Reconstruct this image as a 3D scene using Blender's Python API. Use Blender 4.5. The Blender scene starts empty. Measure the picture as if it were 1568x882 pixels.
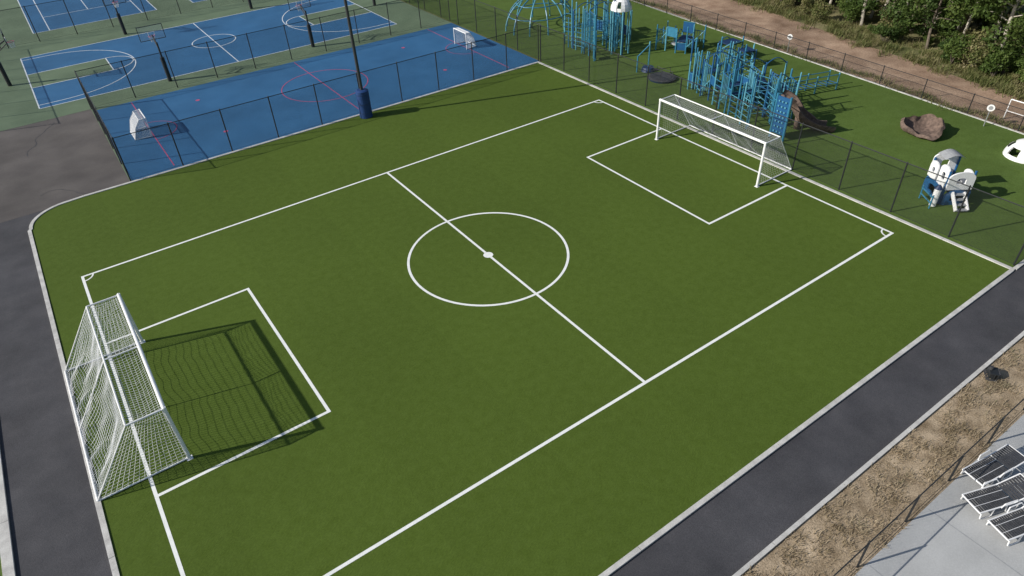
import bpy, math, random
import numpy as np
from mathutils import Vector, Matrix
random.seed(7); rng=np.random.default_rng(7)
S=bpy.context.scene
M={}
# ---------------------------------------------------------------- materials
def new(name):
    m=bpy.data.materials.new(name); m.use_nodes=True
    nt=m.node_tree; b=nt.nodes['Principled BSDF']
    return m,nt,b
def link(nt,a,b): nt.links.new(a,b)
def noisemat(name,c1,c2,scale=5,rough=.8,fine=40,fine_amt=.3,bump=.0,stretch=None,big=None,spec=.3,bands=None):
    m,nt,b=new(name); N=nt.nodes
    g=N.new('ShaderNodeNewGeometry'); src=g.outputs['Position']
    if stretch:
        mp=N.new('ShaderNodeMapping'); mp.inputs['Scale'].default_value=stretch; mp.inputs['Rotation'].default_value=(0,0,.6)
        link(nt,src,mp.inputs[0]); src2=mp.outputs[0]
    else: src2=src
    n1=N.new('ShaderNodeTexNoise'); n1.inputs['Scale'].default_value=scale; n1.inputs['Detail'].default_value=6
    link(nt,src,n1.inputs['Vector'])
    n2=N.new('ShaderNodeTexNoise'); n2.inputs['Scale'].default_value=fine; n2.inputs['Detail'].default_value=3
    link(nt,src2,n2.inputs['Vector'])
    cr=N.new('ShaderNodeMapRange'); cr.inputs[1].default_value=.3; cr.inputs[2].default_value=.7
    link(nt,n1.outputs[0],cr.inputs[0])
    mx=N.new('ShaderNodeMix'); mx.data_type='RGBA'
    mx.inputs[6].default_value=(*c1,1); mx.inputs[7].default_value=(*c2,1)
    link(nt,cr.outputs[0],mx.inputs[0])
    mr=N.new('ShaderNodeMapRange'); mr.inputs[1].default_value=.25; mr.inputs[2].default_value=.75
    mr.inputs[3].default_value=1-fine_amt; mr.inputs[4].default_value=1+fine_amt
    link(nt,n2.outputs[0],mr.inputs[0])
    def scale_by(vec,fac):
        v=N.new('ShaderNodeVectorMath'); v.operation='SCALE'; link(nt,vec,v.inputs[0]); link(nt,fac,v.inputs['Scale']); return v.outputs[0]
    out=scale_by(mx.outputs[2],mr.outputs[0])
    if big:
        n3=N.new('ShaderNodeTexNoise'); n3.inputs['Scale'].default_value=big[0]; n3.inputs['Detail'].default_value=3
        link(nt,src,n3.inputs['Vector'])
        m3=N.new('ShaderNodeMapRange'); m3.inputs[1].default_value=.3; m3.inputs[2].default_value=.7
        m3.inputs[3].default_value=1-big[1]; m3.inputs[4].default_value=1+big[1]
        link(nt,n3.outputs[0],m3.inputs[0]); out=scale_by(out,m3.outputs[0])
    if bands:   # turf roll direction: sheen of alternate rolls painted into the colour as faint bands
        sp=N.new('ShaderNodeSeparateXYZ'); link(nt,src,sp.inputs[0])
        a=N.new('ShaderNodeMath'); a.operation='MULTIPLY_ADD'; a.inputs[1].default_value=1/(2*bands[0]); a.inputs[2].default_value=50; link(nt,sp.outputs[0],a.inputs[0])
        fr=N.new('ShaderNodeMath'); fr.operation='FRACT'; link(nt,a.outputs[0],fr.inputs[0])
        gt=N.new('ShaderNodeMath'); gt.operation='GREATER_THAN'; gt.inputs[1].default_value=.5; link(nt,fr.outputs[0],gt.inputs[0])
        m4=N.new('ShaderNodeMapRange'); m4.inputs[3].default_value=1-bands[1]; m4.inputs[4].default_value=1+bands[1]
        link(nt,gt.outputs[0],m4.inputs[0]); out=scale_by(out,m4.outputs[0])
    link(nt,out,b.inputs['Base Color'])
    b.inputs['Roughness'].default_value=rough
    b.inputs['Specular IOR Level'].default_value=spec
    if bump:
        bp=N.new('ShaderNodeBump'); bp.inputs['Strength'].default_value=bump; bp.inputs['Distance'].default_value=.02
        link(nt,n2.outputs[0],bp.inputs['Height']); link(nt,bp.outputs[0],b.inputs['Normal'])
    return m
M['turf']=noisemat('turf',(.068,.106,.015),(.079,.121,.020),3.0,.95,13,.17,.5,(1,2.6,1),(.10,.07),.12,bands=(4.57,.018))
M['turf2']=noisemat('play_turf',(.074,.118,.024),(.088,.138,.032),1.6,.95,11,.17,.5,None,(.25,.08),.12,bands=(4.57,.015))
M['asph']=noisemat('asphalt_new',(.050,.050,.056),(.070,.069,.075),1.1,.85,45,.32,.4,None,(.35,.18),.3)
M['asphold']=noisemat('asphalt_old',(.088,.080,.077),(.125,.114,.107),.5,.9,40,.25,.3,None,(.2,.22),.2)
M['curb']=noisemat('concrete_curb',(.42,.41,.39),(.60,.59,.56),2.5,.85,30,.15,.2)
M['conc']=noisemat('concrete_slab',(.38,.385,.38),(.47,.475,.47),.8,.85,25,.08,.1)
M['line']=noisemat('line_paint',(.76,.78,.75),(.86,.87,.85),4,.8,45,.10,.3)
M['bcourt']=noisemat('court_blue',(.024,.104,.225),(.032,.124,.258),.6,.6,20,.08,.0,None,(.18,.12),.35)
M['gcourt']=noisemat('court_green',(.105,.150,.088),(.130,.180,.108),.6,.7,20,.08,.0,None,(.15,.12),.3)
M['cline']=noisemat('court_line',(.50,.56,.63),(.70,.74,.76),3,.7,20,.1)
M['red']=noisemat('court_red_line',(.38,.07,.16),(.46,.09,.18),3,.7,20,.1)
M['dirt']=noisemat('dirt',(.22,.145,.10),(.40,.285,.205),.7,.95,9,.3,.6,None,(.25,.2),.1)
M['scrub']=noisemat('scrub_ground',(.075,.095,.03),(.27,.23,.13),.55,.95,7,.4,.6,None,(.2,.25),.1)
M['dry']=noisemat('dry_grass',(.20,.15,.095),(.44,.35,.245),1.6,.95,22,.45,.8,None,(.6,.2),.1)
M['ground']=noisemat('ground',(.07,.085,.03),(.13,.12,.06),.3,.95,6,.3,.3)
def plain(name,c,rough=.5,metal=0,spec=.5,var=.12):
    m,nt,b=new(name); N=nt.nodes
    g=N.new('ShaderNodeNewGeometry'); n=N.new('ShaderNodeTexNoise'); n.inputs['Scale'].default_value=6; n.inputs['Detail'].default_value=4
    link(nt,g.outputs['Position'],n.inputs['Vector'])
    mr=N.new('ShaderNodeMapRange'); mr.inputs[1].default_value=.3; mr.inputs[2].default_value=.7; mr.inputs[3].default_value=1-var; mr.inputs[4].default_value=1+var
    link(nt,n.outputs[0],mr.inputs[0])
    v=N.new('ShaderNodeVectorMath'); v.operation='SCALE'; v.inputs[0].default_value=c
    link(nt,mr.outputs[0],v.inputs['Scale']); link(nt,v.outputs[0],b.inputs['Base Color'])
    b.inputs['Roughness'].default_value=rough; b.inputs['Metallic'].default_value=metal; b.inputs['Specular IOR Level'].default_value=spec
    return m
M['white']=plain('white_paint',(.80,.80,.80),.35,var=.04)
M['net']=plain('net_cord',(.74,.75,.76),.7,var=.04)
M['netg']=plain('grey_net_cord',(.42,.43,.44),.7,var=.04)
M['black']=plain('black_coating',(.018,.02,.022),.5)
M['pad']=plain('blue_pad',(.010,.045,.16),.55)
M['pole']=plain('dark_pole',(.035,.037,.04),.45)
M['teal']=plain('teal_paint',(.035,.18,.29),.4)
M['ltteal']=plain('light_teal_paint',(.10,.31,.40),.4)
M['blue']=plain('blue_paint',(.015,.09,.22),.4)
M['navy']=plain('navy_plastic',(.012,.035,.10),.5)
M['brown']=plain('brown_rock_cast',(.13,.09,.07),.85,var=.45)
M['grey']=plain('grey_plastic',(.30,.31,.32),.6)
M['dgrey']=plain('dark_slats',(.045,.045,.048),.6,var=.3)
M['bark']=plain('bark',(.16,.13,.10),.9,var=.35)
M['palebark']=plain('pale_bark',(.42,.38,.32),.9,var=.3)
M['cable']=plain('galvanised_steel',(.45,.46,.47),.4,metal=.6)
M['seal']=plain('crack_sealant',(.030,.030,.033),.5,var=.2)
def acr():
    m,nt,b=new('clear_acrylic'); N=nt.nodes; b.inputs['Base Color'].default_value=(.6,.65,.7,1); b.inputs['Roughness'].default_value=.15
    t=N.new('ShaderNodeBsdfTransparent'); ms=N.new('ShaderNodeMixShader'); ms.inputs[0].default_value=.12
    link(nt,t.outputs[0],ms.inputs[1]); link(nt,b.outputs[0],ms.inputs[2]); link(nt,ms.outputs[0],N['Material Output'].inputs[0]); return m
M['acr']=acr()
def leafmat(name,cols):
    m,nt,b=new(name); N=nt.nodes
    g=N.new('ShaderNodeNewGeometry'); cr=N.new('ShaderNodeValToRGB')
    n=N.new('ShaderNodeTexNoise'); n.inputs['Scale'].default_value=.7; link(nt,g.outputs['Position'],n.inputs['Vector'])
    ad=N.new('ShaderNodeMath'); ad.operation='MULTIPLY_ADD'; ad.inputs[1].default_value=.45
    link(nt,g.outputs['Random Per Island'],ad.inputs[0])
    mm=N.new('ShaderNodeMath'); mm.operation='MULTIPLY_ADD'; mm.inputs[1].default_value=1.3; mm.inputs[2].default_value=-.37
    link(nt,n.outputs[0],mm.inputs[0]); link(nt,mm.outputs[0],ad.inputs[2]); link(nt,ad.outputs[0],cr.inputs[0])
    e=cr.color_ramp.elements; e[0].color=(*cols[0],1); e[1].color=(*cols[-1],1)
    for i,c in enumerate(cols[1:-1]): x=e.new((i+1)/(len(cols)-1)); x.color=(*c,1)
    link(nt,cr.outputs[0],b.inputs['Base Color']); b.inputs['Roughness'].default_value=.6; b.inputs['Specular IOR Level'].default_value=.25
    t=N.new('ShaderNodeBsdfTranslucent'); link(nt,cr.outputs[0],t.inputs[0])
    ms=N.new('ShaderNodeMixShader'); ms.inputs[0].default_value=.35
    link(nt,b.outputs[0],ms.inputs[1]); link(nt,t.outputs[0],ms.inputs[2]); link(nt,ms.outputs[0],N['Material Output'].inputs[0])
    return m
M['leaf']=leafmat('leaves',[(.035,.065,.014),(.070,.115,.024),(.105,.155,.035),(.16,.19,.055)])
M['leafd']=leafmat('leaves_dark',[(.025,.050,.013),(.048,.086,.020),(.075,.118,.028),(.10,.15,.04)])
M['weed']=leafmat('weeds',[(.07,.10,.03),(.14,.165,.05),(.24,.22,.10),(.38,.32,.19)])
M['straw']=leafmat('straw',[(.18,.14,.08),(.30,.24,.15),(.44,.36,.25),(.11,.12,.05)])
def linkmat():
    m,nt,b=new('chain_link'); N=nt.nodes
    uv=N.new('ShaderNodeUVMap'); sp=N.new('ShaderNodeSeparateXYZ'); link(nt,uv.outputs[0],sp.inputs[0])
    outs=[]
    for op in('ADD','SUBTRACT'):
        a=N.new('ShaderNodeMath'); a.operation=op; link(nt,sp.outputs[0],a.inputs[0]); link(nt,sp.outputs[1],a.inputs[1])
        d=N.new('ShaderNodeMath'); d.operation='DIVIDE'; d.inputs[1].default_value=.072; link(nt,a.outputs[0],d.inputs[0])
        f=N.new('ShaderNodeMath'); f.operation='FRACT'; link(nt,d.outputs[0],f.inputs[0])
        l=N.new('ShaderNodeMath'); l.operation='LESS_THAN'; l.inputs[1].default_value=.085; link(nt,f.outputs[0],l.inputs[0]); outs.append(l)
    mx=N.new('ShaderNodeMath'); mx.operation='MAXIMUM'; link(nt,outs[0].outputs[0],mx.inputs[0]); link(nt,outs[1].outputs[0],mx.inputs[1])
    t=N.new('ShaderNodeBsdfTransparent'); ms=N.new('ShaderNodeMixShader')
    b.inputs['Base Color'].default_value=(.02,.022,.024,1); b.inputs['Roughness'].default_value=.6
    link(nt,mx.outputs[0],ms.inputs[0]); link(nt,t.outputs[0],ms.inputs[1]); link(nt,b.outputs[0],ms.inputs[2])
    link(nt,ms.outputs[0],N['Material Output'].inputs[0])
    return m
M['link']=linkmat()
# ---------------------------------------------------------------- mesh builder
up=Vector((0,0,1))
class B:
    def __init__(s): s.v=[]; s.f=[]; s.mi=[]; s.mats=[]; s.uv={}
    def m(s,k):
        if k not in s.mats: s.mats.append(k)
        return s.mats.index(k)
    def face(s,pts,k,uv=None):
        i=len(s.v); s.v.extend([tuple(p) for p in pts]); s.f.append(tuple(range(i,i+len(pts)))); s.mi.append(s.m(k))
        if uv: s.uv[len(s.f)-1]=uv
    def tube(s,a,b,r,k,n=8,r2=None,caps=True):
        a=Vector(a); b=Vector(b); d=b-a
        if d.length<1e-6: return
        d.normalize(); x=d.orthogonal().normalized(); y=d.cross(x)
        r2=r if r2 is None else r2; i=len(s.v)
        for p,rr in((a,r),(b,r2)):
            for j in range(n):
                t=2*math.pi*j/n; s.v.append(tuple(p+(x*math.cos(t)+y*math.sin(t))*rr))
        mi=s.m(k)
        for j in range(n):
            j2=(j+1)%n; s.f.append((i+j,i+j2,i+n+j2,i+n+j)); s.mi.append(mi)
        if caps:
            s.f.append(tuple(i+j for j in range(n))[::-1]); s.mi.append(mi)
            s.f.append(tuple(i+n+j for j in range(n))); s.mi.append(mi)
    def path(s,pts,r,k,n=8):
        for a,b in zip(pts[:-1],pts[1:]): s.tube(a,b,r,k,n)
    def box(s,c,sz,k,rz=0,tilt=None):
        R=Matrix.Rotation(rz,3,'Z')
        if tilt: R=R@Matrix.Rotation(tilt[1],3,tilt[0])
        i=len(s.v); c=Vector(c)
        for dx,dy,dz in((-1,-1,-1),(1,-1,-1),(1,1,-1),(-1,1,-1),(-1,-1,1),(1,-1,1),(1,1,1),(-1,1,1)):
            s.v.append(tuple(c+R@Vector((dx*sz[0]/2,dy*sz[1]/2,dz*sz[2]/2))))
        mi=s.m(k)
        for q in((0,3,2,1),(4,5,6,7),(0,1,5,4),(1,2,6,5),(2,3,7,6),(3,0,4,7)):
            s.f.append(tuple(i+t for t in q)); s.mi.append(mi)
    def grid(s,P,nu,nv,k,hole=None):
        i=len(s.v); mi=s.m(k)
        for a in range(nu+1):
            for b in range(nv+1): s.v.append(tuple(P(a/nu,b/nv)))
        for a in range(nu):
            for b in range(nv):
                if hole and hole(a,b): continue
                q=i+a*(nv+1)+b; s.f.append((q,q+nv+1,q+nv+2,q+1)); s.mi.append(mi)
    def net(s,P,nu,nv,r,k):
        g=[[P(a/nu,b/nv) for b in range(nv+1)] for a in range(nu+1)]
        for a in range(nu+1):
            for b in range(nv+1):
                if a<nu: s.tube(g[a][b],g[a+1][b],r,k,3,caps=False)
                if b<nv: s.tube(g[a][b],g[a][b+1],r,k,3,caps=False)
    def merge(s,v):
        o=len(s.v); s.v+=v.v; mp=[s.m(k) for k in v.mats]
        s.f+=[tuple(i+o for i in f) for f in v.f]; s.mi+=[mp[i] for i in v.mi]
    def quads(s,arr,k):
        i=len(s.v); mi=s.m(k); n=len(arr)
        s.v.extend(map(tuple,arr.reshape(-1,3)))
        s.f.extend([(i+4*j,i+4*j+1,i+4*j+2,i+4*j+3) for j in range(n)]); s.mi.extend([mi]*n)
    def make(s,name,loc=(0,0,0),smooth=False,bevel=0):
        me=bpy.data.meshes.new(name)
        me.from_pydata(s.v,[],s.f)
        for k in s.mats: me.materials.append(M[k])
        me.polygons.foreach_set('material_index',s.mi)
        if s.uv:
            l=me.uv_layers.new(name='UVMap')
            for fi,uv in s.uv.items():
                for li,c in zip(me.polygons[fi].loop_indices,uv): l.data[li].uv=c
        if smooth: me.polygons.foreach_set('use_smooth',[True]*len(me.polygons))
        me.update()
        o=bpy.data.objects.new(name,me); S.collection.objects.link(o); o.location=loc
        if bevel:
            md=o.modifiers.new('b','BEVEL'); md.width=bevel; md.segments=2; md.limit_method='ANGLE'
        return o
def sheet(name,pts,z,k):
    b=B(); b.face([(x,y,z) for x,y in pts],k); return b.make(name)
def rect(x0,y0,x1,y1): return [(x0,y0),(x1,y0),(x1,y1),(x0,y1)]
# ---------------------------------------------------------------- ground layers
sheet('ground',rect(-600,-600,600,600),-.06,'ground')
sheet('asphalt_road',[(-19.8,-60),(-17.2,-60),(-17.2,-17.2),(60,-17.2),(60,-15.0),(-16.5,-15.0),(-14,14),(-12,18.8),(-19.8,18.8)],-.012,'asph')
sheet('asphalt_pavement',rect(-60,18.6,-12.05,32.6),-.006,'asphold')
sheet('side_lawn',rect(-60,-60,-20.1,18.6),-.016,'turf2')
b=B()   # sealed cracks in the asphalt
def crack(x,y,a,n):
    pts=[Vector((x,y,0))]
    for i in range(n):
        a+=random.uniform(-.5,.5); pts.append(pts[-1]+Vector((math.cos(a),math.sin(a),0))*random.uniform(.25,.5))
    for p,q in zip(pts[:-1],pts[1:]):
        dd=(q-p).normalized(); w=Vector((-dd.y,dd.x,0))*random.uniform(.010,.018); zz=up*-.0018
        b.face([p-w+zz,q-w+zz,q+w+zz,p+w+zz],'seal')
for c in((-19.3,28,-.4,12),(-14.5,31.5,-2.2,14),(-24,22,.3,16),(-16.5,20.5,.9,10)): crack(*c)
b.make('asphalt_cracks')
arc=[(-15.3-2.0*math.cos(t),16.7+2.0*math.sin(t)) for t in np.linspace(0,math.pi/2,14)]
sheet('artificial_turf',[(-17.3,-14.95),(17.1,-14.95),(17.1,18.7)]+arc[::-1],.02,'turf')
sheet('playground_turf',[(17.1,-14.95),(30.4,-14.95),(34.9,47),(17.5,47),(17.5,18.8),(17.1,18.7)],.018,'turf2')
def strip(b,pts,w,z0,z1,k):
    pts=[Vector((*p,0)) for p in pts]; n=len(pts); L=[];R=[]
    for i in range(n):
        d=(pts[min(i+1,n-1)]-pts[max(i-1,0)]).normalized(); q=Vector((-d.y,d.x,0))*w/2
        L.append(pts[i]+q); R.append(pts[i]-q)
    f=lambda p,z:(p.x,p.y,z)
    for i in range(n-1):
        a,bb,c,d=L[i],L[i+1],R[i+1],R[i]
        b.face([f(d,z1),f(c,z1),f(bb,z1),f(a,z1)],k)
        b.face([f(a,z1),f(bb,z1),f(bb,z0),f(a,z0)],k)
        b.face([f(c,z1),f(d,z1),f(d,z0),f(c,z0)],k)
    b.face([f(L[0],z1),f(L[0],z0),f(R[0],z0),f(R[0],z1)],k)
    b.face([f(L[-1],z1),f(R[-1],z1),f(R[-1],z0),f(L[-1],z0)],k)
def curb(name,pts,w,z1):
    b=B()
    for a,c in zip(pts[:-1],pts[1:]):
        a=Vector(a); c=Vector(c); L=(c-a).length
        n=max(1,round(L/3.05)); d=(c-a)/n; g=d.normalized()*.008
        for i in range(n):
            j=random.uniform(-.006,.006); strip(b,[tuple(a+d*i+g),tuple(a+d*(i+1)-g)],w,-.05,z1+j*.5,'curb')
    b.make(name)
b=B(); strip(b,[(-17.38,15.0),(-17.38,16.6)]+arc+[(-14.5,18.78)],.17,-.05,.055,'curb'); b.make('curb')
curb('curb',[(-14.5,18.78),(17.0,18.78)],.17,.055)
curb('curb',[(-17.38,-60),(-17.38,15.0)],.17,.055)
curb('curb',[(-17.2,-15.03),(17.0,-15.03)],.16,.055)
curb('curb',[(17.09,-15.1),(17.09,18.85)],.17,.058)
curb('curb',[(17.2,-15.06),(60,-15.06)],.16,.052)
curb('curb',[(-17,-17.22),(60,-17.22)],.13,.06)
curb('curb',[(-19.95,-60),(-19.95,18.5)],.3,.06)
curb('curb',[(30.45,-15),(33.75,30),(34.9,47)],.12,.055)
sheet('dry_grass_verge',rect(-17,-19.15,60,-17.29),-.004,'dry')
sheet('concrete_deck',rect(-17,-60,60,-19.12),.012,'conc')
b=B()
for x in np.arange(-9,30,3.0): b.face([(x-.012,-40,.016),(x+.012,-40,.016),(x+.012,-19.2,.016),(x-.012,-19.2,.016)],'grey')
b.make('slab_joints')
# ---------------------------------------------------------------- soccer lines
LX,WY,R0=15.80,10.343,3.712; bd,bw=5.916,9.064; lw=.115; zl=.026
b=B()
def seg(b,x0,y0,x1,y1,w,z,k):
    d=Vector((x1-x0,y1-y0)).normalized(); q=Vector((-d.y,d.x))*w/2
    b.face([(x0-q.x,y0-q.y,z),(x1-q.x,y1-q.y,z),(x1+q.x,y1+q.y,z),(x0+q.x,y0+q.y,z)],k)
def ring(b,cx,cy,r,w,z,k,t0=0,t1=2*math.pi,n=96):
    ts=np.linspace(t0,t1,n+1)
    for a,c in zip(ts[:-1],ts[1:]):
        p=lambda rr,t:(cx+rr*math.cos(t),cy+rr*math.sin(t),z)
        b.face([p(r-w/2,a),p(r+w/2,a),p(r+w/2,c),p(r-w/2,c)],k)
def disc(b,cx,cy,r,z,k,n=32):
    b.face([(cx+r*math.cos(2*math.pi*i/n),cy+r*math.sin(2*math.pi*i/n),z) for i in range(n)],k)
h=lw/2
seg(b,-LX-h,WY,LX+h,WY,lw,zl,'line'); seg(b,-LX-h,-WY,LX+h,-WY,lw,zl,'line')
for sx in(-1,1):
    seg(b,sx*LX,-WY+h,sx*LX,WY-h,lw,zl,'line')
    for sy in(-1,1):
        seg(b,sx*(LX-h),sy*bw/2,sx*(LX-bd-h),sy*bw/2,lw,zl,'line')
        t={(1,1):math.pi,(-1,1):1.5*math.pi,(-1,-1):0,(1,-1):math.pi/2}[(sx,sy)]
        e=math.asin(.06/.45)
        ring(b,sx*LX,sy*WY,.45,.07,zl,'line',t+e,t+math.pi/2-e,12)
    seg(b,sx*(LX-bd),-bw/2+h,sx*(LX-bd),bw/2-h,lw,zl,'line')
for y0,y1 in((-WY+h,-R0-h),(-R0+h,-.22),(.22,R0-h),(R0+h,WY-h)): seg(b,0,y0,0,y1,lw,zl,'line')
ring(b,0,0,R0,lw,zl,'line'); disc(b,0,0,.23,zl,'line')
b.make('soccer_field_markings')
# ---------------------------------------------------------------- courts
sheet('green_court_surface',rect(-24,32.4,17.4,95),0.0,'gcourt')
sheet('green_border',rect(-12.05,18.9,17.4,32.4),-.002,'gcourt')
sheet('blue_sport_court',rect(-11.95,18.95,17.35,31.9),.004,'bcourt')
sheet('blue_basketball_court',rect(-15.0,35.0,13.5,48.7),.004,'bcourt')
sheet('blue_tennis_court',rect(-13.3,56.1,-2.35,80),.004,'bcourt')
sheet('blue_tennis_court',rect(1.2,56.1,12.2,80),.004,'bcourt')
b=B(); z=.009
cx,cy=2.65,25.5
seg(b,cx,19.4,cx,31.7,.06,z,'red'); ring(b,cx,cy,3.1,.06,z+.004,'red')
for gx in(-9.5,14.8): seg(b,gx,19.4,gx,31.7,.06,z,'red')
for sx in(-5.6,10.9):
    for yy in(22.2,28.9): disc(b,sx,yy,.15,z,'red')
for gx,t in((-9.5,-math.pi/2),(14.8,math.pi/2)): ring(b,gx,cy,1.6,.045,z+.004,'red',t,t+math.pi,24)
b.make('hockey_court_markings')
b=B(); x0,x1,y0,y1=-15.0,13.5,35.0,48.7; mx,my=(x0+x1)/2,(y0+y1)/2
w=.08
seg(b,x0,y0,x1,y0,w,z,'cline');seg(b,x0,y1,x1,y1,w,z,'cline');seg(b,x0,y0+.05,x0,y1-.05,w,z,'cline');seg(b,x1,y0+.05,x1,y1-.05,w,z,'cline')
seg(b,mx,y0+.05,mx,y1-.05,w,z,'cline'); ring(b,mx,my,1.8,w,z+.004,'cline')
for sx,xe in((1,x0),(-1,x1)):
    b.face([(xe+sx*.05,my-1.8,z-.002),(xe+sx*5.8,my-1.8,z-.002),(xe+sx*5.8,my+1.8,z-.002),(xe+sx*.05,my+1.8,z-.002)][::sx],'gcourt')
    for yy in(-1.8,1.8): seg(b,xe+sx*.05,my+yy,xe+sx*5.8,my+yy,w,z+.003,'cline')
    seg(b,xe+sx*5.8,my-1.8,xe+sx*5.8,my+1.8,w,z+.006,'cline')
    t=-math.pi/2 if sx>0 else math.pi/2
    ring(b,xe+sx*5.8,my,1.8,w,z+.010,'cline',t,t+math.pi,24)
    ring(b,xe+sx*1.6,my,6.1,w,z+.004,'cline',t,t+math.pi,40)
    for yy in(-6.1,6.1): seg(b,xe+sx*.05,my+yy,xe+sx*1.6,my+yy,w,z+.003,'cline')
b.make('basketball_court_markings')
b=B()
for x0,x1 in((-13.3,-2.35),(1.2,12.2)):
    for x in(x0,x1,x0+1.37,x1-1.37): seg(b,x,56.15,x,79.9,w,z,'cline')
    seg(b,x0,56.1,x1,56.1,w,z+.004,'cline'); seg(b,x0+1.4,61.6,x1-1.4,61.6,w,z+.004,'cline'); seg(b,(x0+x1)/2,61.7,(x0+x1)/2,74.4,w,z,'cline')
b.make('tennis_court_markings')
# ---------------------------------------------------------------- fences
def fence(name,pts,hgt,sp,r=.03,mid=False,links=True,post='black'):
    b=B()
    for (xa,ya),(xb,yb) in zip(pts[:-1],pts[1:]):
        a=Vector((xa,ya,0)); c=Vector((xb,yb,0)); L=(c-a).length; n=max(1,round(L/sp))
        for i in range(n+1):
            p=a+(c-a)*i/n
            j=Vector((random.uniform(-.015,.015),random.uniform(-.015,.015),0))
            b.tube(p,p+up*(hgt+.03)+j,r*1.25,post,8)
            b.tube(p+up*(hgt+.03)+j,p+up*(hgt+.09)+j,r*1.3,post,8,r2=.008)
            if i<n:
                q=a+(c-a)*(i+1)/n
                b.tube(p+up*hgt,q+up*hgt,r*.8,post,6)
                b.tube(p+up*.07,q+up*.07,.008,post,4)
                if mid: b.tube(p+up*hgt*.5,q+up*hgt*.5,r*.7,post,6)
                if links:
                    u0=L*i/n; u1=L*(i+1)/n
                    b.face([p+up*.05,q+up*.05,q+up*(hgt),p+up*(hgt)],'link',[(u0,0),(u1,0),(u1,hgt),(u0,hgt)])
    return b.make(name)
fence('chain_link_fence',[(17.45,18.95),(17.45,-14.9),(31.2,-14.9)],2.65,2.82)
fence('chain_link_fence',[(17.3,19.02),(-12.0,19.02),(-12.0,32.4)],2.65,2.95)
fence('chain_link_fence',[(-12.0,32.5),(17.55,32.5)],2.65,2.95)
fence('chain_link_fence',[(17.55,19.1),(17.55,52)],2.65,2.95)
fence('chain_link_fence',[(-19.2,33.0),(-19.2,53),(17.55,52.6)],3.0,3.0)
fence('chain_link_fence',[(30.7,-14.8),(33.55,30),(34.7,47)],1.25,2.9,r=.025)
fence('chain_link_fence',[(-17,-19.02),(45,-19.02)],1.22,2.4,r=.024)
# ---------------------------------------------------------------- light pole
b=B(); px,py=2.5,18.25
b.tube((px,py,0),(px,py,14),.11,'pole',14,r2=.075)
b.tube((px,py,.04),(px,py,1.8),.42,'pad',24); b.tube((px,py,1.8),(px,py,1.86),.42,'pad',24,r2=.30)
for zz in(.35,.95,1.55): b.tube((px,py,zz),(px,py,zz+.04),.427,'navy',24)
b.tube((px-1.1,py,14),(px+1.1,py,14),.05,'pole',8)
for dx in(-1,0,1):
    b.box((px+dx,py-.25,14.05),(.55,.45,.16),'pole',0,('X',.4)); b.box((px+dx,py-.27,13.95),(.45,.36,.04),'grey',0,('X',.4))
b.make('light_pole')
# ---------------------------------------------------------------- soccer goals
def goal(name,sx,cy=0.0,sag=1.0,seed=0,nk='net',r_=.0055):
    b=B(); hw=3.655; H=2.44; dt=1.14; dbm=2.85; r=.065
    rr=random.Random(seed); ph=[rr.uniform(0,6.28) for _ in range(8)]
    F=lambda x,y,z: Vector((x,y,z+.03))
    for y in(-hw,hw):
        b.tube(F(0,y,0),F(0,y,H+.05),r,'white',14)
        b.tube(F(0,y,H),F(dt,y,H),.03,'white',10)
        b.tube(F(dt,y,H),F(dbm,y,.03),.022,'white',10)
        b.tube(F(0,y,.03),F(dbm,y,.03),.03,'white',10)
        b.box((0,y,.015),(.2,.2,.03),'white')
    b.tube(F(0,-hw-.05,H),F(0,hw+.05,H),r,'white',14)
    b.tube(F(dt,-hw,H),F(dt,hw,H),.032,'white',10)
    b.tube(F(dbm,-hw,.03),F(dbm,hw,.03),.035,'white',10)
    b.tube(F(0,0,H),F(dt,0,H),.025,'white',8); b.tube(F(dt,0,H),F(dbm,0,.03),.022,'white',8)
    wob=lambda u,v:.035*math.sin(19*u+ph[0]+4*v)+.035*math.sin(31*u+ph[1]-6*v)+.025*math.sin(47*u+9*v+ph[2])
    bump=lambda u:abs(math.sin(2*math.pi*u))**.8
    b.net(lambda u,v:F(dt*v,-hw+2*hw*u+.02*math.sin(23*v+40*u),H-.03-sag*(.15*bump(u)*math.sin(math.pi*v)+.5*abs(wob(u,v))*math.sin(math.pi*v))),60,9,r_,nk)
    def back(u,v):
        s=math.sin(math.pi*v); o=sag*(.26*bump(u)*s+1.3*wob(u,v)*(.2+v))
        x=dt+(dbm-dt)*v; z=(H-.03)*(1-v)
        yy=-hw+2*hw*u; yy+=.03*math.sin(17*v+30*u+ph[5])*min(1,8*u)*min(1,8*(1-u))
        return F(min(x-.5*o,dbm+.02),yy,max(.0,z-.75*abs(o)))
    b.net(back,60,22,r_,nk)
    for s in(-1,1):
        def side(u,v,s=s):
            zt=H-.03; z=zt*(1-v); xm=dt+(dbm-dt)*v; x=xm*u
            o=.11*math.sin(math.pi*u)*math.sin(math.pi*v)*sag
            return F(x,s*(hw-o)+.025*math.sin(9*v+7*u+ph[4])*math.sin(math.pi*u),max(0,z))
        b.net(side,16,20,r_,nk)
    o=b.make(name,(sx*14.52,cy,0))
    if sx<0: o.rotation_euler=(0,0,math.pi)
    return o
goal('soccer_goal',1,.03,seed=3,nk='netg',r_=.0045); goal('soccer_goal',-1,.05,1.15,seed=5,r_=.0065)
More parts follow.
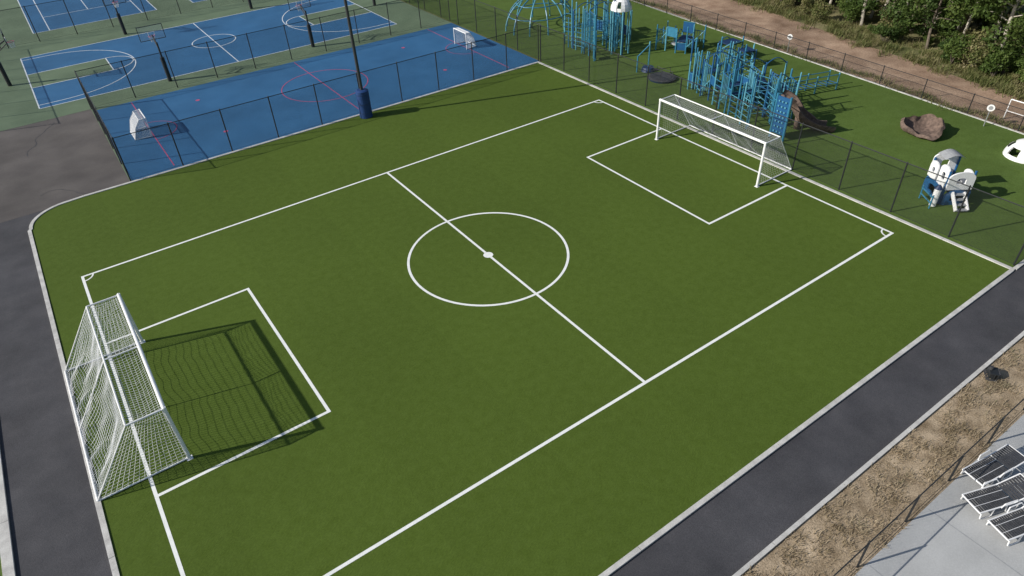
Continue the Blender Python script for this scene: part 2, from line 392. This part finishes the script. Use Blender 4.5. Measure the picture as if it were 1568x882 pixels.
# ---------------------------------------------------------------- hockey goals
def hgoal(x,y,sx):
    b=B(); w,h,d=.92,1.25,1.0
    for s in(-1,1):
        b.tube((0,s*w,0),(0,s*w,h),.035,'white',8)
        pts=[(0,s*w,h),(d*.4,s*w*.95,h*.98),(d*.75,s*w*.9,h*.6),(d,s*w*.85,.03)]; b.path(pts,.025,'white',6)
        b.tube((0,s*w,.03),(d,s*w*.85,.03),.025,'white',6)
    b.tube((0,-w,h),(0,w,h),.035,'white',8); b.tube((d,-w*.85,.03),(d,w*.85,.03),.025,'white',6); b.tube((d*.4,-w*.95,h*.98),(d*.4,w*.95,h*.98),.02,'white',6)
    def P(u,v):
        pr=[(0,h),(d*.4,h*.98),(d*.75,h*.6),(d,.03)]; t=v*3; i=min(2,int(t)); f=t-i
        return (pr[i][0]*(1-f)+pr[i+1][0]*f,(-w+2*w*u)*(1-.15*v),pr[i][1]*(1-f)+pr[i+1][1]*f)
    b.net(P,26,26,.008,'net')
    for s in(-1,1):
        def Q(u,v,s=s):
            a=P((s+1)/2,u); return (a[0],a[1],a[2]*(1-v))
        b.net(Q,14,14,.008,'net')
    o=b.make('hockey_goal',(x,y,.005)); o.rotation_euler=(0,0,0 if sx>0 else math.pi)
hgoal(-9.6,25.5,-1); hgoal(14.6,25.9,1)
# ---------------------------------------------------------------- basketball hoops
def hoop(x,y,ang):
    b=B()
    b.tube((0,0,0),(0,0,2.9),.065,'black',12); b.tube((0,0,.02),(0,0,1.8),.15,'black',14)
    b.tube((0,0,2.7),(1.0,0,3.2),.05,'black',8); b.tube((0,0,2.3),(1.0,0,2.95),.035,'black',8)
    b.box((1.05,0,3.35),(.02,1.72,1.0),'acr')
    for s in(-1,1): b.box((1.08,s*.88,3.35),(.05,.04,1.04),'black'); b.box((1.083,0,3.35+s*.5),(.05,1.72,.04),'black'); b.tube((1.1,s*.22,3.15),(1.1,s*.22,3.4),.02,'white',4)
    b.tube((1.1,-.22,3.4),(1.1,.22,3.4),.02,'white',4)
    pts=[(1.35+.23*math.cos(t),.23*math.sin(t),3.05) for t in np.linspace(0,2*math.pi,17)]; b.path(pts,.018,'red',5)
    for i in range(16):
        a=pts[i]; c=(1.35+.13*math.cos((i+1)*math.pi/8),.13*math.sin((i+1)*math.pi/8),2.62); b.tube(a,c,.008,'net',3)
    o=b.make('basketball_hoop',(x,y,0)); o.rotation_euler=(0,0,ang)
hoop(-16.3,41.9,0); hoop(14.7,41.9,math.pi); hoop(-6.2,34.3,math.pi/2); hoop(-6.5,49.6,-math.pi/2); hoop(5.3,34.3,math.pi/2); hoop(5.1,49.6,-math.pi/2)
# ---------------------------------------------------------------- playground
def climber(line,wid,n,hmin,hmax,seed,deck=True,kk=('teal','ltteal','blue'),extra=0):
    r=random.Random(seed); b=B(); P=[]
    (xa,ya),(xb,yb)=line; d=Vector((xb-xa,yb-ya,0)); L=d.length; d.normalize(); q=Vector((-d.y,d.x,0))
    def post(p,h,k,rad=.055):
        b.tube(p,p+up*h,rad,k,10); b.tube(p+up*h,p+up*(h+.07),rad*1.1,k,10,r2=.025)
    for i in range(n):
        for s in(-1,1):
            p=Vector((xa,ya,0))+d*(L*i/(n-1)+r.uniform(-.15,.15))+q*(s*wid/2+r.uniform(-.25,.25))
            h=r.uniform(hmin,hmax); P.append((p,h)); post(p,h,r.choice([kk[0],kk[0],kk[1],kk[2]]))
    for i in range(extra):
        p=Vector((xa,ya,0))+d*r.uniform(0,L)+q*r.uniform(-wid*.75,wid*.75)
        post(p,r.uniform(hmin*.7,hmax),r.choice([kk[0],kk[1],kk[1]]),.045)
    for i in range(n-1):
        for s in(0,1):
            a,ha=P[2*i+s]; c,hc=P[2*i+2+s]; t=r.random(); hm=min(ha,hc)
            if t<.42:
                for j in range(r.randint(3,7)):
                    zz=.35+j*.34
                    if zz<hm: b.tube(a+up*zz,c+up*zz,.022,r.choice(kk),6)
            elif t<.66:
                z0=r.choice([.25,1.15]); zt=z0+r.uniform(.45,.8); b.face([a+up*z0,c+up*z0,c+up*zt,a+up*zt],r.choice(['blue','navy','navy','teal']))
                b.tube(a+up*(zt+.02),c+up*(zt+.02),.03,kk[0],6)
            else:
                b.tube(a+up*(hm-.1),c+up*(hm-.25),.03,kk[2],6); b.tube(a+up*.5,c+up*1.4,.03,kk[1],6)
                for j in range(5):
                    f=(j+.5)/5; w=a.lerp(c,f); b.tube(w+up*.55,w+up*(hm-.15),.018,kk[1],5)
        a,ha=P[2*i]; c,hc=P[2*i+1]
        for zz in(.6,1.3,2.0):
            if zz<min(ha,hc) and r.random()<.6: b.tube(a+up*zz,c+up*zz,.024,kk[1],6)
        if r.random()<.6:
            pts=[a.lerp(c,u)+up*(min(ha,hc)-.05+.45*math.sin(math.pi*u)) for u in np.linspace(0,1,9)]; b.path(pts,.03,kk[2],6)
        if deck and r.random()<.5:
            z0=r.choice([.9,1.2]); e,_=P[2*i+2]; f,_=P[2*i+3]
            for dz in(0,.07): b.face([a+up*(z0+dz),e+up*(z0+dz),f+up*(z0+dz),c+up*(z0+dz)],'navy')
            b.face([a+up*z0,e+up*z0,e+up*(z0+.07),a+up*(z0+.07)],'navy')
    return b,P
b,P=climber(((22.9,8.0),(20.5,.9)),1.8,12,2.4,3.3,11,extra=16)
v,_=climber(((23.7,5.2),(22.2,.6)),1.5,6,2.1,2.9,23,extra=8); b.merge(v)
for y in(-1.15,-.25): b.tube((19.85,y,0),(19.85,y,2.65),.07,'teal',10)
b.box((19.85,-.7,1.45),(.06,.8,2.2),'blue')
for i in range(7):
    for s in(-.22,.0,.22): b.tube((19.80,-.7+s,.5+i*.3),(19.75,-.7+s,.5+i*.3),.05,'ltteal',8)
b.tube((19.85,-.25,2.2),(20.5,.9,2.2),.03,'teal',6); b.tube((19.85,-.25,1.2),(20.5,.9,1.2),.03,'teal',6)
b.make('playground_climber')
b=B()
for i,(x,y) in enumerate([(24.0,3.3),(25.6,2.8),(27.2,2.3),(28.8,1.8)]):
    for s in(-.35,.35): b.tube((x,y+s,0),(x,y+s,1.15),.05,'ltteal',8)
for s in(-.35,.35):
    for zz in(.45,1.05): b.tube((24,3.3+s,zz),(28.8,1.8+s,zz),.03,'teal',8)
for t in np.linspace(0,1,14): b.tube((24+4.8*t,3.3-1.5*t-.35,.45),(24+4.8*t,3.3-1.5*t+.35,.45),.025,'blue',6)
b.make('balance_bridge')
b=B()
ctrl=[Vector(p) for p in((21.3,.2,2.1),(21.7,-.2,1.75),(22.0,-.8,1.0),(22.5,-1.5,.5),(23.3,-1.9,.25))]
def crm(t):
    t=t*(len(ctrl)-1); i=min(int(t),len(ctrl)-2); f=t-i; p=[ctrl[max(i-1,0)],ctrl[i],ctrl[i+1],ctrl[min(i+2,len(ctrl)-1)]]
    return .5*((2*p[1])+(-p[0]+p[2])*f+(2*p[0]-5*p[1]+4*p[2]-p[3])*f*f+(-p[0]+3*p[1]-3*p[2]+p[3])*f**3)
def slide(u,v,off=0):
    c=crm(u); t=(crm(min(1,u+.02))-crm(max(0,u-.02))).normalized(); s=t.cross(up).normalized(); n=s.cross(t)
    a=math.pi*(1.12*v+.94); rr=.40+.05*math.sin(13*u)+off+.03*math.sin(7*v+9*u)
    return c+s*math.cos(a)*rr+n*(math.sin(a)*rr*.9)
b.grid(slide,26,12,'brown'); b.grid(lambda u,v:slide(u,v,.1),26,12,'brown')
for vv in(0,1): b.grid(lambda u,w,vv=vv:slide(u,vv).lerp(slide(u,vv,.1),w),26,1,'brown')
b.tube((21.9,-.6,0),(21.85,-.5,1.1),.2,'brown',8,r2=.12); b.tube((21.2,.35,0),(21.25,.3,2.0),.24,'brown',8,r2=.15)
b.make('tree_trunk_slide',smooth=True)
b,P=climber(((22.4,20.4),(21.6,16.0)),2.0,9,2.9,4.0,31,deck=False,kk=('ltteal','teal','blue'),extra=10)
for p,hh in P[::3]:
    for zz in np.arange(.5,3,.45): b.tube(p+up*zz+Vector((-.2,0,0)),p+up*zz+Vector((.2,0,0)),.022,'ltteal',5)
c=Vector((23.1,16.4,3.2))
def dome(u,v): a=2*math.pi*u; t=math.pi/2*v*.98; return c+Vector((.8*math.cos(a)*math.cos(t),.8*math.sin(a)*math.cos(t),.95*math.sin(t)))
b.grid(dome,16,6,'white',hole=lambda a,v:(a%4==1 and v in(1,2)))
for a in range(6): b.tube((c.x+.75*math.cos(a*1.047),c.y+.75*math.sin(a*1.047),0),(c.x+.75*math.cos(a*1.047),c.y+.75*math.sin(a*1.047),3.25),.06,'ltteal',8)
b.make('pole_climber')
b=B(); c=Vector((22.6,25.8,0))
for i in range(6):
    a=i*math.pi/6+.2
    b.path([c+Vector((3.2*math.cos(a)*math.cos(t),2.6*math.sin(a)*math.cos(t),2.7*math.sin(t))) for t in np.linspace(0,math.pi,18)],.055,'ltteal' if i%2 else 'teal',8)
for el in(.45,.85): b.path([c+Vector((3.2*math.cos(el)*math.cos(t),2.6*math.cos(el)*math.sin(t),2.7*math.sin(el))) for t in np.linspace(0,2*math.pi,30)],.04,'teal',8)
b.make('dome_climber')
b,P=climber(((26.3,15.2),(27.6,12.2)),1.6,5,1.1,2.0,44,extra=3); b.box((27.0,13.7,.5),(1.2,1.0,.12),'grey'); b.make('low_climber')
b,P=climber(((28.2,10.4),(27.6,7.6)),1.3,4,1.0,1.8,45,extra=3); b.make('low_climber')
b,P=climber(((25.6,20.8),(25.0,18.2)),1.4,4,1.6,2.6,52,extra=3); b.make('low_climber')
b=B()
b.tube((21.6,10.3,.0),(21.6,10.3,.16),.9,'navy',28,r2=1.0); b.tube((21.6,10.3,.16),(21.6,10.3,.22),1.0,'dgrey',28,r2=.85)
for a in range(5): x,y=21.6+.8*math.cos(a*1.257),10.3+.8*math.sin(a*1.257); b.path([(x,y,.2),(x*.98+21.6*.02,y*.98+10.3*.02,.65),(21.6,10.3,.75)],.02,'dgrey',6)
b.make('merry_go_round')
b=B(); b.tube((22.0,12.1,0),(22.0,12.1,2.1),.06,'ltteal',8); b.tube((21.2,12.4,0),(21.2,12.4,1.2),.05,'teal',8); b.tube((21.2,12.4,1.15),(22.0,12.1,1.9),.04,'teal',8); b.tube((22,12.1,.02),(22,12.1,.3),.5,'navy',18,r2=.4); b.make('spinner_post')
b=B()
def bowl(u,v,o=0):
    a=2*math.pi*u; rr=(1.1-o)*math.sin(v*math.pi/2)**.8*(1+.10*math.sin(3*a+1)+.06*math.sin(5*a)+.03*math.sin(11*a+8*v))
    z=.03+o*.8+.48*(1-math.cos(v*math.pi/2))*(1+.45*math.cos(a-.4)-.30*math.sin(2*a)+.12*math.sin(7*a))
    return Vector((rr*math.cos(a),rr*math.sin(a)*1.05,z))
b.grid(lambda u,v:bowl(u,v),44,12,'brown'); b.grid(lambda u,v:bowl(u,v,.14),44,12,'brown')
b.grid(lambda u,v:bowl(u,1).lerp(bowl(u,1,.14),v),44,1,'brown')
b.make('rock_bowl_seat',(26.7,-5.5,0),smooth=True)
b=B()
for x,y in((-.75,-.6),(.75,-.6),(.75,.6),(-.75,.6)): b.tube((x,y,0),(x,y,1.75),.06,'blue',8)
b.box((0,0,.72),(1.5,1.2,.08),'grey')
def archpanel(x0,y0,x1,y1,z0,z1,k,t=.07,hs=.45):
    a=Vector((x0,y0,0)); c=Vector((x1,y1,0)); n=(c-a).normalized().cross(up)*t/2; L=14
    pr=[(0,z0)]+[(.5-.5*math.cos(math.pi*i/L),z1-.32+.32*math.sin(math.pi*i/L)) for i in range(L+1)]+[(1,z0)]
    m=((.5),(z0+z1)/2)
    hp=[(.5+(u-.5)*hs,m[1]+(z-m[1])*hs) for u,z in pr]
    for s in(-1,1):
        for i in range(len(pr)):
            j=(i+1)%len(pr); q=[pr[i],pr[j],hp[j],hp[i]]
            b.face([a.lerp(c,u)+up*zz+n*s for u,zz in q][::s],k)
    for P_,inv in((pr,1),(hp,-1)):
        for i in range(len(pr)):
            j=(i+1)%len(pr)
            b.face([a.lerp(c,P_[i][0])+up*P_[i][1]-n,a.lerp(c,P_[j][0])+up*P_[j][1]-n,a.lerp(c,P_[j][0])+up*P_[j][1]+n,a.lerp(c,P_[i][0])+up*P_[i][1]+n][::inv],k)
archpanel(-.8,-.68,.0,-.68,.02,.85,'blue'); archpanel(.05,-.68,.85,-.68,.02,.95,'blue'); archpanel(-.8,.68,.8,.68,.02,.85,'blue')
archpanel(-.9,-.62,-.9,.62,.02,.8,'blue'); archpanel(.9,-.62,.9,.62,.02,.8,'blue')
archpanel(-.84,-.62,-.84,.62,.82,1.75,'white',hs=.35); archpanel(.84,-.62,.84,.62,.82,2.0,'white',hs=.3)
archpanel(-.75,.62,.0,.62,.8,1.9,'white',hs=.35); archpanel(-.75,-.6,.05,-.6,.8,1.6,'white',hs=.35)
archpanel(.1,.66,.8,.66,.8,1.7,'white',hs=.3)
b.grid(lambda u,v:Vector((.1+.75*u,-.5+1.0*v,1.95+.2*math.sin(math.pi*v))),6,8,'grey')
for s in(-.28,.28): b.box((-1.3,s,.42),(.95,.06,.22),'white',0,('Y',-.7))
for i in range(4): b.box((-1.62+i*.2,0,.14+i*.17),(.2,.55,.05),'grey')
b.box((1.25,-.35,.3),(.5,.6,.56),'blue'); b.tube((1.51,-.35,.32),(1.53,-.35,.32),.17,'white',16)
b.tube((-.9,1.0,0),(-.9,1.0,.95),.16,'white',12); b.tube((-.9,1.0,.95),(-.9,1.0,1.15),.2,'navy',12,r2=.05)
for zz in(.3,.6): b.tube((-.2,1.3,zz),(-1.2,1.3,zz),.035,'teal',6)
for xx in(-.2,-1.2): b.tube((xx,1.3,0),(xx,1.3,.75),.04,'teal',6)
o=b.make('toddler_playhouse',(20.9,-10.0,0),bevel=.012); o.rotation_euler=(0,0,.95)
def wdome(x,y,r,seed):
    b=B(); rr=random.Random(seed); holes=set()
    for _ in range(7):
        a,c=rr.randrange(20),rr.randrange(0,4)
        holes|={(a,c),((a+1)%20,c),(a,c+1),((a+1)%20,c+1)}
    for rad in(r,r-.06): b.grid(lambda u,v:Vector((rad*math.cos(2*math.pi*u)*math.cos(v*math.pi/2),rad*math.sin(2*math.pi*u)*math.cos(v*math.pi/2),rad*.95*math.sin(v*math.pi/2))),20,7,'white',hole=lambda a,c:(a,c) in holes)
    b.make('white_dome_climber',(x,y,.02),smooth=True)
wdome(28.1,-10.5,1.0,2); wdome(26.3,-12.0,.6,4)
def sign(x,y,h,w,ang=0):
    b=B(); b.tube((0,0,0),(0,0,h),.03,'cable',8)
    b.tube((-.05,0,h-.05),(-.02,0,h-.05),w,'white',20); b.tube((-.055,0,h-.05),(-.052,0,h-.05),w*.6,'grey',20)
    o=b.make('round_sign',(x,y,0)); o.rotation_euler=(0,0,ang)
sign(30.3,-7.3,1.2,.2,.3); sign(32.4,8.0,1.2,.2,.2)
b=B()
for y in(-13.5,-10.5,-7.5): b.tube((32.6+.05*y,y,0),(32.6+.05*y,y,1.2),.03,'white',8)
b.tube((31.93,-13.5,1.2),(32.23,-7.5,1.2),.03,'white',8); b.tube((31.93,-13.5,.5),(32.23,-7.5,.5),.02,'white',8)
b.make('pipe_rail')
# ---------------------------------------------------------------- ground flood light
b=B(); b.box((0,0,.16),(.42,.30,.24),'black'); b.box((0,-.16,.2),(.34,.04,.18),'dgrey'); b.tube((-.25,0,.05),(-.25,0,.3),.02,'black',6); b.tube((.25,0,.05),(.25,0,.3),.02,'black',6)
b.box((0,.05,.03),(.56,.36,.05),'dgrey'); b.tube((.05,.1,.28),(.05,.1,.4),.07,'dgrey',10)
o=b.make('ground_floodlight',(10.0,-17.6,0),bevel=.015); o.rotation_euler=(0,0,.6)
# ---------------------------------------------------------------- lounge chairs
def lounger(x,y,rz,back):
    b=B(); L,W=1.95,.66; zc=.34
    for s in(-1,1):
        b.path([(-L/2,s*W/2,zc),(L*.12,s*W/2,zc)],.022,'white',8)
        for xx in(-L*.36,L*.1):
            b.path([(xx-.2,s*W/2,zc),(xx-.17,s*(W/2+.02),.06),(xx-.1,s*(W/2+.02),.025),(xx+.15,s*(W/2+.02),.025),(xx+.22,s*(W/2+.02),.06),(xx+.25,s*W/2,zc)],.02,'white',8)
        b.path([(L*.12,s*W/2,zc),(L*.12+.8*math.cos(back),s*W/2,zc+.8*math.sin(back))],.022,'white',8)
        b.path([(-.25,s*(W/2+.03),zc),(-.22,s*(W/2+.05),zc+.2),(.2,s*(W/2+.05),zc+.22),(.3,s*(W/2+.02),zc+.1)],.018,'white',6)
    b.tube((-L/2,-W/2,zc),(-L/2,W/2,zc),.022,'white',8)
    e=(L*.12+.8*math.cos(back),zc+.8*math.sin(back)); b.tube((e[0],-W/2,e[1]),(e[0],W/2,e[1]),.022,'white',8)
    for i in range(15): b.box((-L/2+.07+i*.078,0,zc+.01),(.055,W-.05,.014),'dgrey')
    for i in range(9):
        d=.07+i*.085; b.box((L*.12+d*math.cos(back),0,zc+.01+d*math.sin(back)),(.06,W-.05,.014),'dgrey',0,('Y',-back))
    for s in(-.12,.12): b.tube((-L/2,s,zc+.025),(L*.12,s,zc+.025),.008,'white',4)
    o=b.make('lounge_chair',(x,y,.014)); o.rotation_euler=(0,0,rz)
lounger(4.75,-20.22,-.35,.3); lounger(4.50,-21.06,-.30,.45); lounger(5.75,-19.62,-.18,.1)
# ---------------------------------------------------------------- verge straw
def blades(b,n,xf,k,h0,h1,w=.02,lean=.5):
    X=xf(n); ang=rng.uniform(0,2*math.pi,n); hh=rng.uniform(h0,h1,n); ww=w*rng.uniform(.6,1.4,n)
    d=np.stack([np.cos(ang),np.sin(ang),0*ang],1); q=np.stack([-np.sin(ang),np.cos(ang),0*ang],1)
    top=X+d*(hh*lean*rng.uniform(.3,1.6,n))[:,None]+np.array([0,0,1])*hh[:,None]
    a=X-q*ww[:,None]; c=X+q*ww[:,None]
    arr=np.stack([a,c,top+q*ww[:,None]*.3,top-q*ww[:,None]*.3],1); b.quads(arr,k)
b=B()
def vf(n):
    c=rng.uniform(0,1,(260,2))*[34,1.6]+[-6,-19.0]; i=rng.integers(0,260,n); p=c[i]+rng.normal(0,.16,(n,2)); p[:,1]=np.clip(p[:,1],-19.1,-17.32)
    return np.column_stack([p,np.zeros(n)])
blades(b,16000,vf,'straw',.03,.10,.012,1.2); b.make('dry_grass_tufts')
# ---------------------------------------------------------------- dirt track, scrub, forest
sheet('dirt_track',[(30.5,-60),(30.45,-15),(33.75,30),(38,95),(50,95),(41.9,27),(40.6,19.5),(36.2,-6.8),(34.5,-20),(32,-60)],-.008,'dirt')
sheet('forest_floor',[(31.8,-60),(34.3,-20),(36.0,-6.8),(40.4,19.5),(41.7,27),(49.8,95),(140,95),(140,-60)],-.002,'scrub')
def edge(y): return 36.2+(y+6.8)*.167
b=B()
def ef(n):
    k=420; c=np.column_stack([rng.normal(1.1,.95,k),rng.uniform(-20,45,k)]); i=rng.integers(0,k,n)
    p=c[i]+rng.normal(0,.28,(n,2)); return np.column_stack([edge(p[:,1])+p[:,0],p[:,1],np.zeros(n)])
blades(b,30000,ef,'weed',.08,.42,.022,.9)
def ff(n):
    y=rng.uniform(-14,42,n); cl=np.sin(y*1.7)+np.sin(y*.63+1); x=30.45+(y+15)*.0733+rng.normal(.55,.25,n)+.2*cl; return np.column_stack([x,y,np.zeros(n)])
blades(b,7000,ff,'weed',.06,.26,.022,.8); b.make('roadside_weeds')
def leaves(centers,n,rad,size):
    i=rng.integers(0,len(centers),n); C=centers[i,:3]; R=centers[i,3]
    d=rng.normal(0,1,(n,3)); d/=np.linalg.norm(d,axis=1)[:,None]; rr=R*rng.uniform(.25,1,n)**.5*rad
    P=C+d*rr[:,None]*np.array([1,1,.72])
    nrm=rng.normal(0,1,(n,3))+d*.8+[0,0,.5]; nrm/=np.linalg.norm(nrm,axis=1)[:,None]
    t=np.cross(nrm,rng.normal(0,1,(n,3))); t/=np.linalg.norm(t,axis=1)[:,None]; s=np.cross(nrm,t)
    sz=size*rng.uniform(.6,1.4,n)[:,None]
    return np.stack([P-t*sz,P-s*sz*.6,P+t*sz,P+s*sz*.6],1)
def tree_mesh(name,H,cb,bark,leaf,seed,nl=8000):
    r=random.Random(seed); b=B(); pts=[Vector((0,0,0))]
    n=7
    for i in range(1,n+1): pts.append(Vector((pts[-1].x+r.uniform(-.22,.22),pts[-1].y+r.uniform(-.22,.22),H*.92*i/n)))
    R=lambda z:(.115*(1-min(1,z/(H*1.02)))**.8*H/11+.02)
    for a,c in zip(pts[:-1],pts[1:]): b.tube(a,c,R(a.z),bark,9,r2=R(c.z),caps=False)
    cl=[]
    nb=22
    for i in range(nb):
        z=cb+(H*.9-cb)*i/nb; k=min(n-1,int(z/(H*.92)*n)); f=z/(H*.92)*n-k; p=pts[k].lerp(pts[k+1],min(1,f))
        a=i*2.4+r.uniform(-.5,.5); L=(1.2+1.6*math.sin(math.pi*min(1,(z-cb)/(H-cb)*.85+.12)))*r.uniform(.6,1.2)
        m=p+Vector((math.cos(a)*L*.5,math.sin(a)*L*.5,L*.22)); e=p+Vector((math.cos(a+.2)*L,math.sin(a+.2)*L,L*r.uniform(.1,.5)))
        b.tube(p,m,R(z)*.45,bark,5,r2=R(z)*.3,caps=False); b.tube(m,e,R(z)*.3,bark,5,r2=.012,caps=False)
        cl.append((*e,r.uniform(.5,.9)))
        if r.random()<.75: cl.append((*(m+Vector((r.uniform(-.5,.5),r.uniform(-.5,.5),r.uniform(-.1,.4)))),r.uniform(.4,.7)))
    cl.append((pts[-1].x,pts[-1].y,H*.95,.8))
    b.quads(leaves(np.array(cl),nl,1.05,.105),leaf)
    o=b.make(name); me=o.data; bpy.data.objects.remove(o); return me
TM=[tree_mesh('tree_a',10,2.4,'palebark','leaf',1),tree_mesh('tree_b',12,3.4,'bark','leafd',2),tree_mesh('tree_c',9,1.6,'bark','leaf',3),tree_mesh('tree_d',12,4.2,'palebark','leaf',4),tree_mesh('tree_e',7.5,.9,'bark','leafd',5)]
def shrub(seed,leaf):
    r=random.Random(seed); b=B(); cl=[]
    for i in range(9):
        a=r.uniform(0,6.28); L=r.uniform(.1,.8); e=Vector((math.cos(a)*L,math.sin(a)*L,r.uniform(.4,1.5))); b.tube((0,0,0),e,.03,'bark',4,r2=.01,caps=False); cl.append((*e,r.uniform(.35,.6)))
    b.quads(leaves(np.array(cl),1900,1.1,.075),leaf); o=b.make('s'); me=o.data; me.name='shrub'; bpy.data.objects.remove(o); return me
SM=[shrub(1,'leaf'),shrub(2,'leafd'),shrub(3,'weed'),shrub(4,'leaf')]
fe=bpy.data.objects.new('tree_line',None); S.collection.objects.link(fe)
ue=bpy.data.objects.new('undergrowth',None); S.collection.objects.link(ue)
def inst(me,name,x,y,s,par=None):
    o=bpy.data.objects.new(name,me); o.location=(x,y,0); o.rotation_euler=(0,0,random.uniform(0,6.28)); o.scale=(s*random.uniform(.85,1.1),s*random.uniform(.85,1.1),s)
    S.collection.objects.link(o)
    if par: o.parent=par
    return o
y=-16
while y<46:
    inst(random.choice(TM),'deciduous_tree',edge(y)+random.uniform(2.2,4.6),y,random.uniform(.7,1.1)); y+=random.uniform(1.5,3.0)
for row in range(5):
    y=-18+random.random()*2
    while y<52:
        inst(random.choice(TM),'tree',edge(y)+6.0+row*3.0+random.uniform(-1,1),y,random.uniform(.8,1.2),fe); y+=random.uniform(1.9,3.2)
for i in range(170):
    y=random.uniform(-18,48); inst(random.choice(SM),'shrub',edge(y)+random.choice([random.uniform(1.2,4),random.uniform(3,12)]),y,random.uniform(.35,1.25),ue)
# ---------------------------------------------------------------- light & world
sun_dir=Vector((1,-.37,0)).normalized(); el=math.radians(29.5)
d=Vector((sun_dir.x*math.cos(el),sun_dir.y*math.cos(el),-math.sin(el)))
L=bpy.data.lights.new('sun','SUN'); L.energy=5.0; L.angle=math.radians(.53); L.color=(1,.95,.87)
lo=bpy.data.objects.new('sun',L); S.collection.objects.link(lo); lo.rotation_euler=d.to_track_quat('-Z','Y').to_euler()
w=bpy.data.worlds.new('World'); S.world=w; w.use_nodes=True; nt=w.node_tree
sky=nt.nodes.new('ShaderNodeTexSky'); sky.sky_type='NISHITA'; sky.sun_disc=False; sky.sun_elevation=el
tosun=-d; sky.sun_rotation=math.atan2(tosun.x,tosun.y)
nt.links.new(sky.outputs[0],nt.nodes['Background'].inputs[0]); nt.nodes['Background'].inputs[1].default_value=.10
# ---------------------------------------------------------------- camera
f,cx,cy,cz,pit,yaw,rol=1035.42114,-13.40287,-22.11741,18.10212,0.66113,0.98630,-0.05123
cp,sp=math.cos(pit),math.sin(pit)
fw=Vector((math.cos(yaw)*cp,math.sin(yaw)*cp,-sp)); rt=fw.cross(Vector((0,0,1))).normalized(); u0=rt.cross(fw)
r2=rt*math.cos(rol)+u0*math.sin(rol); u2=-rt*math.sin(rol)+u0*math.cos(rol)
cam=bpy.data.cameras.new('camera'); co=bpy.data.objects.new('camera',cam); S.collection.objects.link(co)
co.matrix_world=Matrix(((r2.x,u2.x,-fw.x,cx),(r2.y,u2.y,-fw.y,cy),(r2.z,u2.z,-fw.z,cz),(0,0,0,1)))
cam.sensor_width=36; cam.lens=f/1568*36; cam.clip_end=2000; cam.clip_start=.1
S.camera=co
S.view_settings.view_transform='Standard'; S.view_settings.look='None'; S.view_settings.exposure=0
